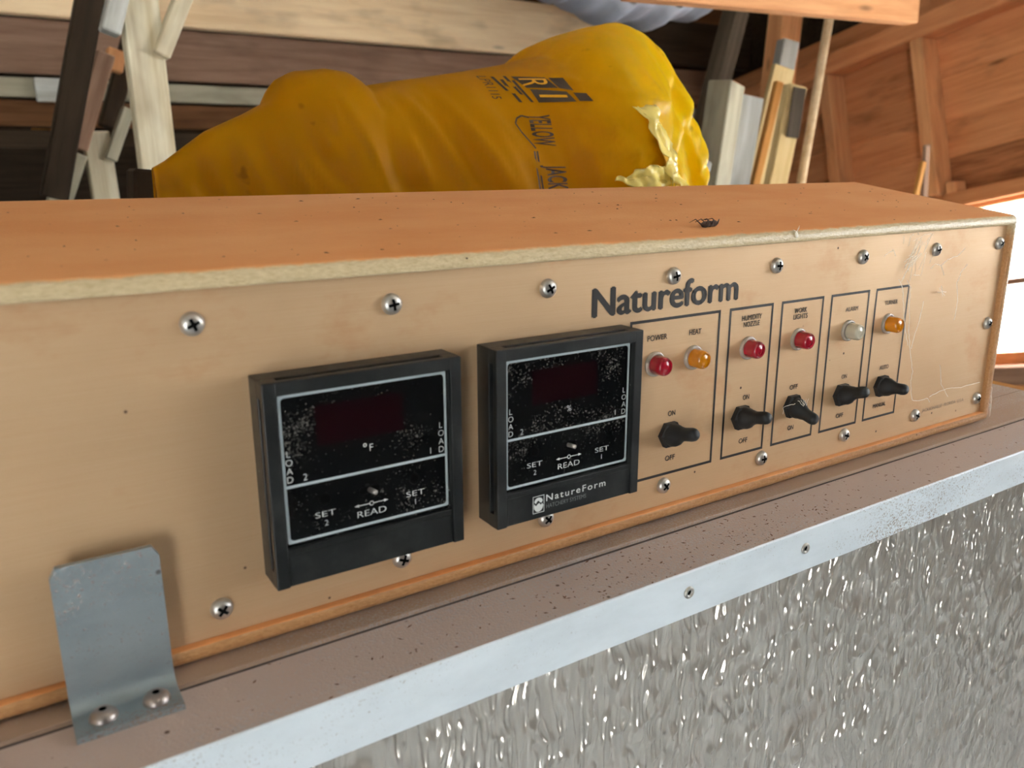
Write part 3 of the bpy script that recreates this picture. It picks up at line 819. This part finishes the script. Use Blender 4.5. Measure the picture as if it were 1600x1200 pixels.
# ---------------------------------------------------------------- control box
cb = tag(empty('control_box', P(2.1, 0.8, -1.692)), 'long tan control box with gold front panel, meters, lamps and switches', 'control box')
bm = bmesh.new()
HX0, HX1, HY0 = -3.2, 7.19, -0.06
pr = [(HY0, -1.692), (HY0, 0.245), (1.68, 0.515), (1.68, -1.692)]
va = [bm.verts.new(P(HX0, y, z)) for y, z in pr]; vb = [bm.verts.new(P(HX1, y, z)) for y, z in pr]
fr = None
for i in range(4):
    fc = bm.faces.new((va[i], va[(i + 1) % 4], vb[(i + 1) % 4], vb[i]))
    if i == 0: fr = fc
bm.faces.new(va[::-1]); bm.faces.new(vb)
bmesh.ops.recalc_face_normals(bm, faces=bm.faces)
outer = list(bm.edges)
bmesh.ops.inset_region(bm, faces=[fr], thickness=0.085 * U, use_even_offset=True)
inner = list(fr.edges)
ex = bmesh.ops.extrude_face_region(bm, geom=[fr])
nv = [v for v in ex['geom'] if isinstance(v, bmesh.types.BMVert)]
for v in nv: v.co.y = 0.006 * U
if fr.is_valid: bmesh.ops.delete(bm, geom=[fr], context='FACES_ONLY')
be = [e for e in bm.edges if e.is_valid and all(v.co.y < -0.05 * U for v in e.verts) or (e in outer)]
be = [e for e in outer if e.is_valid]
ie = [e for e in bm.edges if all(abs(v.co.y - HY0 * U) < 1e-6 for v in e.verts) and e not in outer
      and not any(abs(v.co.x - HX0 * U) < 1e-6 or abs(v.co.x - HX1 * U) < 1e-6 for v in e.verts)]
bmesh.ops.bevel(bm, geom=be, offset=0.052 * U, segments=6, profile=0.5, affect='EDGES')
ie = [e for e in ie if e.is_valid]
bmesh.ops.bevel(bm, geom=ie, offset=0.028 * U, segments=4, profile=0.5, affect='EDGES')
housing = bmo('housing', bm, MT['housing'], cb, smooth=True, angle=50)

bm = bmesh.new()
pbox(bm, HX0 + 0.087, HX1 - 0.087, 0.0, 0.005, -1.605, 0.158)
panel = bmo('front_panel', bm, MT['panel'], cb)

# print on the panel
EPS = -0.0016
f = Flat(); f.bold('Natureform', 2.342, -0.207, 0.172, 1.274, 0.010, 'L'); f.build('brand_lettering', EPS, MT['ink'], panel)
BX = [2.6471, 3.4659, 3.5538, 4.0073, 4.0957, 4.5786, 4.6650, 5.1482, 5.2305, 5.6841]
for i in range(5):
    f = Flat(); f.ring(BX[2 * i], BX[2 * i + 1], -1.3845, -0.2688, 0.0195)
    f.build('outline', EPS, MT['ink'], panel)
labels = [('POWER', 2.886, -0.414, 0.036, 0.172, 0), ('HEAT', 3.230, -0.414, 0.036, 0.112, 0),
          ('HUMIDITY', 3.785, -0.370, 0.036, 0.205, 0), ('NOZZLE', 3.786, -0.417, 0.036, 0.165, 0),
          ('WORK', 4.316, -0.371, 0.036, 0.140, 0), ('LIGHTS', 4.318, -0.417, 0.036, 0.160, 0),
          ('ALARM', 4.935, -0.419, 0.034, 0.155, 1), ('TURNER', 5.452, -0.414, 0.034, 0.172, 1),
          ('ON', 3.048, -0.959, 0.036, 0.066, 0), ('OFF', 3.052, -1.282, 0.036, 0.090, 0),
          ('ON', 3.784, -0.961, 0.036, 0.066, 0), ('OFF', 3.786, -1.294, 0.036, 0.090, 0),
          ('OFF', 4.312, -0.963, 0.036, 0.090, 0), ('ON', 4.316, -1.290, 0.036, 0.066, 0),
          ('ON', 4.927, -0.967, 0.034, 0.066, 1), ('OFF', 4.919, -1.294, 0.036, 0.090, 0),
          ('AUTO', 5.458, -0.962, 0.034, 0.125, 1), ('MANUAL', 5.453, -1.290, 0.034, 0.175, 0)]
for body, x, z, cap, w, paler in labels:
    f = Flat(); f.bold(body, x, z, cap, w, 0.0007); f.build('switch_lettering', EPS, MT['greyink'] if paler else MT['ink'], panel)
f = Flat(); f.text('JACKSONVILLE   FLORIDA  U.S.A.', 6.112, -1.452, 0.030, 0.680, 0, 'L'); f.build('maker_lettering', EPS, MT['greyink'], panel)

# panel screws: pan head with a cross recess
def screw_mesh():
    vs_, fs, mi = lathe([(0.057, 0), (0.057, 0.006), (0.053, 0.020), (0.040, 0.032), (0.022, 0.038), (0.004, 0.039)], 24)
    a, b, h0, h1 = 0.008, 0.031, -0.0412, -0.0368
    n = len(vs_)
    vs_ += [Vector(q) for q in ((-a, h0, -a), (a, h0, -a), (a, h0, a), (-a, h0, a))]
    fs.append((n, n + 1, n + 2, n + 3)); mi.append(1)
    for i, (dx, dz) in enumerate(((0, -1), (1, 0), (0, 1), (-1, 0))):
        p0, p1 = vs_[n + i], vs_[n + (i + 1) % 4]
        m_ = len(vs_); off = Vector((dx * (b - a), h1 - h0, dz * (b - a)))
        vs_ += [p0 + off, p1 + off]
        fs.append((n + i, m_, m_ + 1, n + (i + 1) % 4)); mi.append(1)
    return [v * U for v in vs_], fs, mi
sv, sf, smi = screw_mesh()
spots = [(i, 0.0) for i in range(-3, 8)] + [(i, -1.458) for i in range(-3, 8)] + [(7.0, -0.733)]
rnd = random.Random(5)
me = None
for x, z in spots:
    if x == -1: continue
    if me is None:
        o = mk('screw', sv, sf, [MT['steel'], MT['dark']], cb, P(x, 0, z), True, smi, world=False); me = o.data
    else: o = mo('screw', me, cb, P(x, 0, z), world=False)
    o.rotation_euler = (0, rnd.uniform(0, 1.5), 0)

# ---- digital meters
def meter(name, cx, unit, brand):
    x0, x1, zt, zb = cx - 0.53, cx + 0.53, -0.275, -1.337
    D = 0.216; b = 0.006
    bm = bmesh.new()
    pbox(bm, x0, x1, 0, -0.13, zb, zt, b)
    pbox(bm, x0 + 0.03, x1 - 0.03, -0.12, -0.176, zb + 0.03, zt - 0.03)
    c = 0.085
    for a0, a1, c0, c1 in ((x0, x0 + c, zt - c, zt), (x1 - c, x1, zt - c, zt), (x0, x0 + c, zb, zb + c), (x1 - c, x1, zb, zb + c)):
        pbox(bm, a0 + 0.001, a1 - 0.001, -0.125, -0.18, c0 + 0.001, c1 - 0.001)
    gz0, gz1 = -1.135, -0.345
    pbox(bm, x0, x0 + 0.066, -0.172, -D, zb, zt, b)
    pbox(bm, x1 - 0.066, x1, -0.172, -D, zb, zt, b)
    pbox(bm, x0 + 0.06, x1 - 0.06, -0.172, -D, gz1, zt, b)
    pbox(bm, x0 + 0.06, x1 - 0.06, -0.172, -D + 0.012, zb, gz0, b)
    m = bmo(name, bm, MT['black'], cb)
    yg = -0.180
    bm = bmesh.new(); pbox(bm, x0 + 0.064, x1 - 0.064, -0.175, yg, gz0 - 0.002, gz1 + 0.002)
    bmo('window', bm, MT['glass'], m)
    yp = yg - 0.0014
    bm = bmesh.new(); pbox(bm, cx - 0.27, cx + 0.20, yg + 0.001, yg - 0.0006, -0.635, -0.43)
    bmo('display', bm, MT['display'], m)
    f = Flat()
    f.ring(cx - 0.452, cx + 0.452, -1.118, -0.352, 0.014, 0.02)
    f.rect(cx - 0.438, cx + 0.438, -0.826, -0.812)
    f.build('window_outline', yp, MT['paleprint'], m)
    th = -0.012
    words = [(ch, cx - 0.417, -0.666 - 0.044 * k, 0.033, None) for k, ch in enumerate('LOAD')]
    words += [(ch, cx + 0.417, -0.663 - 0.0455 * k, 0.033, None) for k, ch in enumerate('LOAD')]
    words += [('2', cx - 0.341, -0.799, 0.034, None), ('1', cx + 0.352, -0.797, 0.034, None),
              ('SET', cx - 0.250, -1.014, 0.030, 0.108), ('2', cx - 0.248, -1.064, 0.030, None),
              ('SET', cx + 0.254, -1.016, 0.030, 0.108), ('1', cx + 0.252, -1.065, 0.030, None),
              ('READ', cx, -1.066, 0.034, 0.162)]
    words += [('F', cx + 0.014, -0.714, 0.038, None)] if unit == 'F' else [('%', cx - 0.005, -0.712, 0.036, None)]
    for body, x, z, cap, w in words:
        f = Flat(); f.text(body, x, z, cap, w, th); f.build('lettering', yp, MT['white'], m)
    if unit == 'F':
        f = Flat(); f.circle(cx - 0.021, -0.677, 0.006, 0.010); f.build('degree_mark', yp, MT['white'], m)
    f = Flat()
    z = -1.0005
    f.rect(cx - 0.075, cx - 0.013, z - 0.002, z + 0.002); f.rect(cx + 0.013, cx + 0.075, z - 0.002, z + 0.002)
    f.circle(cx, z, 0.009, 0.013)
    for s in (-1, 1): f.poly([(cx + s * 0.096, z), (cx + s * 0.070, z + 0.008), (cx + s * 0.070, z - 0.008)])
    f.build('read_arrow', yp, MT['white'], m)
    for s in (-1, 1):
        vs_, fs, mi = lathe([(0.031, 0.0), (0.031, 0.005), (0.026, 0.007), (0.024, 0.001), (0.0, 0.001)], 18, mis=[0, 0, 0, 1, 1])
        n = len(vs_)
        for a in (0.0, math.pi / 2):
            ca, sa = math.cos(a + 0.5), math.sin(a + 0.5)
            q = [(-0.018, -0.004), (0.018, -0.004), (0.018, 0.004), (-0.018, 0.004)]
            vs_ += [Vector((x * ca - z_ * sa, -0.004, x * sa + z_ * ca)) for x, z_ in q]
            fs.append((n, n + 1, n + 2, n + 3)); mi.append(0); n += 4
        mk('adjuster', [v * U for v in vs_], fs, [MT['dark'], MT['dark']], m, P(cx + s * 0.250, yg, -0.9185), False, mi, world=False)
    f = Flat()
    f.poly([(cx - 0.045 + 0.02 * math.cos(t_), -0.923 + 0.02 * math.sin(t_)) for t_ in [math.radians(90 + 18 * k) for k in range(11)]] +
           [(cx + 0.03 + 0.02 * math.cos(t_), -0.923 + 0.02 * math.sin(t_)) for t_ in [math.radians(-90 + 18 * k) for k in range(11)]])
    f.build('slot', yp, MT['dark'], m)
    vs_, fs = tube([P(cx - 0.008, yg, -0.923), P(cx + 0.0, yg - 0.035, -0.923), P(cx + 0.004, yg - 0.055, -0.923)], 0.0125 * U, 10)
    mk('slide_lever', vs_, fs, MT['steel'], m, smooth=True)
    # face plate of the lower bar
    bm = bmesh.new(); pbox(bm, x0 + 0.075, x1 - 0.075, -D + 0.013, -D + 0.007, zb + 0.006, gz0 - 0.03, 0.002, 1)
    bmo('name_bar', bm, MT['black'], m)
    if brand:
        yb = -D + 0.0055
        f = Flat(); f.text('NatureForm', cx - 0.186, -1.236, 0.041, 0.452, 0.006, 'L', 1.25); f.build('name_lettering', yb, MT['white'], m)
        f = Flat(); f.text('HATCHERY SYSTEMS', cx - 0.1855, -1.2817, 0.026, 0.300, -0.006, 'L'); f.build('name_lettering', yb, MT['dimprint'], m)
        f = Flat(); f.ring(cx - 0.2825, cx - 0.2000, -1.2977, -1.1885, 0.004)
        ex_, ez = cx - 0.2413, -1.250
        lo = [(ex_ + 0.034 * math.cos(math.radians(a)), ez + 0.040 * math.sin(math.radians(a))) for a in range(180, 361, 12)]
        lo += [(ex_ + 0.026, ez + 0.010), (ex_ + 0.016, ez + 0.000), (ex_ + 0.006, ez + 0.014), (ex_ - 0.006, ez + 0.010), (ex_ - 0.018, ez - 0.002), (ex_ - 0.030, ez + 0.014)]
        f.poly(lo)
        cap = [(ex_ + 0.030 * math.cos(math.radians(a)), ez + 0.024 + 0.026 * math.sin(math.radians(a))) for a in range(0, 181, 15)]
        cap += [(ex_ - 0.020, ez + 0.014), (ex_ - 0.010, ez + 0.026), (ex_, ez + 0.032), (ex_ + 0.008, ez + 0.020), (ex_ + 0.020, ez + 0.014)]
        f.poly(cap)
        f.build('hatching_egg_emblem', yb, MT['white'], m)
    return m
meter('meter', 0.761, 'F', False)
meter('meter', 2.042, '%', True)

# ---- indicator lamps
rp = [(0.086, 0), (0.086, 0.012), (0.080, 0.020), (0.066, 0.022), (0.064, 0.010)]
lp = [(0.064, 0.004), (0.064, 0.075), (0.062, 0.100), (0.056, 0.112), (0.050, 0.116), (0.046, 0.108), (0.030, 0.108), (0.022, 0.113), (0.012, 0.114), (0.0, 0.114)]
for x, m in ((2.872, 'red'), (3.222, 'amber'), (3.765, 'red'), (4.312, 'red'), (4.916, 'frost'), (5.436, 'amber')):
    vs_, fs, mi = lathe(rp, 28)
    r = mk('indicator_lamp', [v * U for v in vs_], fs, MT['clear'], cb, P(x, 0, -0.573), True, mi, world=False)
    vs_, fs, mi = lathe(lp, 28)
    o = mk('lens', [v * U for v in vs_], fs, MT[m], r, P(x, 0, -0.573), True, mi, world=False)
    o.data.set_sharp_from_angle(angle=math.radians(40))

# ---- booted toggle switches
for x, z, tx, ty, tz in ((3.030, -1.088, 3.030, -0.262, -1.022), (3.738, -1.088, 3.742, -0.262, -1.030), (4.305, -1.094, 4.290, -0.245, -1.150), (4.903, -1.096, 4.900, -0.240, -1.020), (5.437, -1.102, 5.440, -0.240, -1.088)):
    vs_, fs, mi = lathe([(0.098, 0), (0.098, 0.035), (0.086, 0.048), (0.02, 0.050)], 6, phase=0.0)
    r = mk('toggle_switch', [v * U for v in vs_], fs, MT['rubber'], cb, P(x, 0, z), False, mi, world=False)
    ax = Vector((tx - x, ty, tz - z)); L = ax.length
    prb = [(0.080, 0.030), (0.080, 0.060), (0.074, 0.085), (0.062, 0.105), (0.055, 0.125), (0.048, 0.145), (0.046, 0.165), (0.047, L - 0.040), (0.043, L - 0.018), (0.034, L - 0.004), (0.018, L + 0.003), (0.0, L + 0.004)]
    vs_, fs, mi = lathe(prb, 20, axis=ax)
    # the boot starts square on the nut and bends over towards the lever
    out = []
    an = ax.normalized()
    for v in vs_:
        h = v.dot(an); k = min(1.0, h / 0.12)
        rad = v - an * h
        base = Vector((0, -h, 0)) * (1 - k) + an * h * k
        out.append((base + rad) * U)
    mk('boot', out, fs, MT['rubber'], r, P(x, 0, z), True, mi, world=False)

# ---------------------------------------------------------------- steel plate bolted to the ledge
BZ = -1.725
br = empty('latch_plate', P(-0.5, -0.25, BZ))
tag(br, 'bent grey steel plate bolted on the ledge in front of the gold panel', 'bracket')
t = 0.030
pts = [(-0.345, BZ + t)]
rr = 0.095; yb = -0.118
cy, cz = yb - rr, BZ + t + rr
for k in range(9):
    a = math.radians(-90 + 90 * k / 8); pts.append((cy + rr * math.cos(a), cz + rr * math.sin(a)))
pts.append((yb, -1.04)); pts.append((yb + 0.004, -0.992))
und = [(-0.345, BZ)] + [(cy + (rr + t) * math.cos(math.radians(-90 + 90 * k / 8)), cz + (rr + t) * math.sin(math.radians(-90 + 90 * k / 8))) for k in range(9)] + [(yb + t, -1.04), (yb + t + 0.004, -0.992)]
bm = bmesh.new()
xl, xr = -0.722, -0.272
rows_ = []
n = len(pts)
for i in range(n):
    last = i >= n - 1
    e = 0.028 if last else 0.0
    a0, a1 = pts[i], und[i]
    rows_.append([bm.verts.new(P(xl + e, *a0)), bm.verts.new(P(xr - e, *a0)), bm.verts.new(P(xr - e, *a1)), bm.verts.new(P(xl + e, *a1))])
for i in range(n - 1):
    for k in range(4): bm.faces.new((rows_[i][k], rows_[i][(k + 1) % 4], rows_[i + 1][(k + 1) % 4], rows_[i + 1][k]))
bm.faces.new(rows_[0][::-1]); bm.faces.new(rows_[-1])
bmo('plate', bm, MT['bracket'], br, smooth=True, angle=35)
bv, bf, bmi = lathe([(0.062, 0.0), (0.062, 0.006), (0.056, 0.022), (0.042, 0.036), (0.022, 0.043), (0.016, 0.043), (0.012, 0.030), (0.0, 0.030)], 22, axis=Vector((0, 0, 1)), up=Vector((0, 1, 0)), mis=[0, 0, 0, 0, 0, 1, 1, 1])
me = None
for x in (-0.600, -0.376):
    if me is None: o = mk('bolt', [v * U for v in bv], bf, [MT['dullsteel'], MT['dark']], br, P(x, -0.245, BZ + t), True, bmi, world=False); me = o.data
    else: mo('bolt', me, br, P(x, -0.245, BZ + t), world=False)

# ---------------------------------------------------------------- small things
def top_z(y): return 0.245 + (0.515 - 0.245) * (y - HY0) / (1.68 - HY0)
rnd = random.Random(11)
vs_, fs = [], []
def addm(v, f_):
    n_ = len(vs_); vs_.extend(v); fs.extend(tuple(i + n_ for i in q) for q in f_)
c = P(3.49, 0.165, top_z(0.165) + 0.022)
for k in range(3):
    v, f_, _ = lathe([(0.0005, -0.0032), (0.0016, -0.0022), (0.0021, 0), (0.0017, 0.0022), (0.0005, 0.0032)], 8, axis=Vector((1, 0.2 * k - 0.2, 0.1)))
    addm([c + q + Vector((0.0045 * (k - 1), 0.001 * k, 0)) for q in v], f_)
for k in range(7):
    s = -1 if k % 2 else 1
    st = c + Vector((0.003 * (k - 3) * 0.8, 0.001 * s, 0))
    v, f_ = tube([st, st + Vector((-0.002, 0.003 * s, 0.003)), st + Vector((-0.005 + rnd.uniform(-.002, .002), 0.005 * s, -0.0012 + rnd.uniform(0, .004)))], 0.00045, 4, 0.0002)
    addm(v, f_)
tag(mk('dead_insect', vs_, fs, MT['bug'], smooth=True), 'crumpled dead dark brown insect on the dusty top of the control box', 'insect')
vs_, fs = [], []
c = P(4.115, -0.062, 0.215)
v, f_, _ = lathe([(0.0002, -0.002), (0.0009, -0.0013), (0.0011, 0), (0.0008, 0.0013), (0.0002, 0.002)], 8, axis=Vector((0.1, -0.1, -1)))
addm([c + q for q in v], f_)
for k in range(4):
    v, f_ = tube([c + Vector((0, 0, 0.002)), c + Vector((rnd.uniform(-.003, .003), 0.0005, 0.002 + 0.0012 * k))], 0.00015, 4)
    addm(v, f_)
tag(mk('spider_cocoon', vs_, fs, MT['web'], smooth=True), 'tiny pale spider cocoon stuck to the rounded front edge of the control box', 'cocoon')

# crumbs of rust and chaff on the ledge, box top
vs_, fs = [], []
def flake(c, s):
    a = rnd.uniform(0, 6.28); l = s * rnd.uniform(0.8, 2.6); w = s * rnd.uniform(0.4, 0.8); h = s * rnd.uniform(0.2, 0.6)
    ca, sa = math.cos(a), math.sin(a)
    q = [Vector((x * ca - y * sa, x * sa + y * ca, z)) for x, y, z in ((-l, 0, 0), (0, -w, 0), (l, 0, 0.2 * h), (0, w, 0), (0, 0, h))]
    addm([c + p_ for p_ in q], [(0, 1, 4), (1, 2, 4), (2, 3, 4), (3, 0, 4), (3, 2, 1, 0)])
for k in range(520):
    x = rnd.gauss(3.0, 1.3) if k < 380 else rnd.uniform(-1.2, 7.5)
    y = rnd.uniform(-0.64, -0.20) if k % 3 else rnd.gauss(-0.50, 0.08)
    if not -0.645 < y < -0.19 or (-0.8 < x < -0.2): continue
    flake(P(x, y, -1.725), rnd.choice((0.0003, 0.0004, 0.0005, 0.0008)))
tag(mk('ledge_crumbs', vs_, fs, MT['crumb']), 'scattered crumbs of rust and chaff on the dusty ledge', 'crumbs', kind='stuff')
vs_, fs = [], []
for k in range(130):
    x, y = rnd.uniform(-1.5, 7.0), rnd.uniform(0.05, 1.5)
    flake(P(x, y, top_z(y)), rnd.choice((0.0004, 0.0006, 0.0009)))
tag(mk('box_top_crumbs', vs_, fs, MT['bug']), 'sparse dark crumbs on the sloping top of the control box', 'crumbs', kind='stuff')

# cobwebs on the right part of the panel
vs_, fs = [], []
def strand(pts, r=0.0002, wob=0.004):
    q = []
    for (xa_, ya_, za_), (xb_, yb_, zb_) in zip(pts, pts[1:]):
        for k in range(6):
            t_ = k / 6
            q.append(P(xa_ + (xb_ - xa_) * t_ + rnd.uniform(-wob, wob), ya_ + (yb_ - ya_) * t_ + rnd.uniform(-wob, 0), za_ + (zb_ - za_) * t_ + rnd.uniform(-wob, wob)))
    q.append(P(*pts[-1])); v, f_ = tube(q, r, 4); addm(v, f_)
W_ = [[(5.550, -0.128), (5.612, -0.002), (5.691, 0.092)],
      [(5.224, -0.005), (5.342, 0.039), (5.396, -0.015)],
      [(5.597, -0.225), (5.665, -0.294), (5.651, -0.400), (5.691, -0.674), (5.739, -0.818), (5.830, -1.026), (5.842, -1.131), (5.876, -1.292), (5.957, -1.310), (6.114, -1.312), (6.153, -1.353)],
      [(5.867, -0.419), (5.847, -0.581), (5.797, -0.742), (5.787, -0.824)],
      [(5.679, -0.190), (5.753, -0.195)],
      [(6.456, -0.152), (6.401, -0.215), (6.361, -0.295)],
      [(6.109, -0.314), (6.131, -0.404)],
      [(6.052, -0.359), (6.191, -0.371)],
      [(6.064, -0.327), (6.179, -0.403)],
      [(5.527, -0.231), (5.555, -0.154), (5.645, -0.030), (5.679, 0.061)],
      [(5.505, -0.208), (5.595, -0.131), (5.749, -0.010)],
      [(5.601, -0.158), (5.602, -0.079), (5.624, -0.055), (5.716, -0.024)],
      [(6.058, -0.136), (6.143, -0.087), (6.305, -0.070), (6.400, -0.010)],
      [(5.479, -0.211), (5.538, -0.284), (5.589, -0.447), (5.672, -0.672), (5.733, -0.789)],
      [(5.920, -0.154), (5.958, -0.113), (6.077, -0.137), (6.136, -0.223)],
      [(6.142, -1.304), (6.276, -1.278), (6.427, -1.271), (6.642, -1.291), (6.967, -1.290)],
      [(5.544, -0.102), (5.619, -0.075), (5.686, -0.054)],
      [(5.511, -0.068), (5.576, -0.041), (5.644, -0.025)],
      [(6.447, -1.352), (6.311, -1.211), (6.247, -1.026)],
      [(6.320, -0.292), (6.384, -0.466), (6.396, -0.638)]]
for w_ in W_:
    strand([(x, -0.02 - 0.02 * rnd.random(), z) for x, z in w_])
for k in range(26):
    x = rnd.gauss(5.66, 0.09); z = rnd.gauss(-0.02, 0.10)
    a = rnd.gauss(1.15, 0.35); L = rnd.uniform(0.05, 0.24)
    strand([(x, -0.02, z), (x + L * math.cos(a), -0.03, min(z + L * math.sin(a), 0.14))], 0.00013)
strand([(3.96, -0.20, -1.05), (4.05, -0.13, -1.03), (4.22, -0.10, -1.04)], 0.00012)
for k in range(5):
    strand([(4.25 + 0.03 * k, -0.10, -1.02), (4.28 + 0.03 * rnd.random(), -0.125, -1.07), (4.26 + 0.05 * rnd.random(), -0.12, -1.14)], 0.00012)
for k in range(3):
    strand([(7.12, -0.075, -1.35 - 0.08 * k), (7.20, -0.05, -1.50 - 0.05 * k), (7.28, -0.02, -1.685)], 0.00014)
tag(mk('cobweb', vs_, fs, MT['web']), 'wispy cobweb strands over the right end of the gold panel', 'cobweb', kind='stuff')
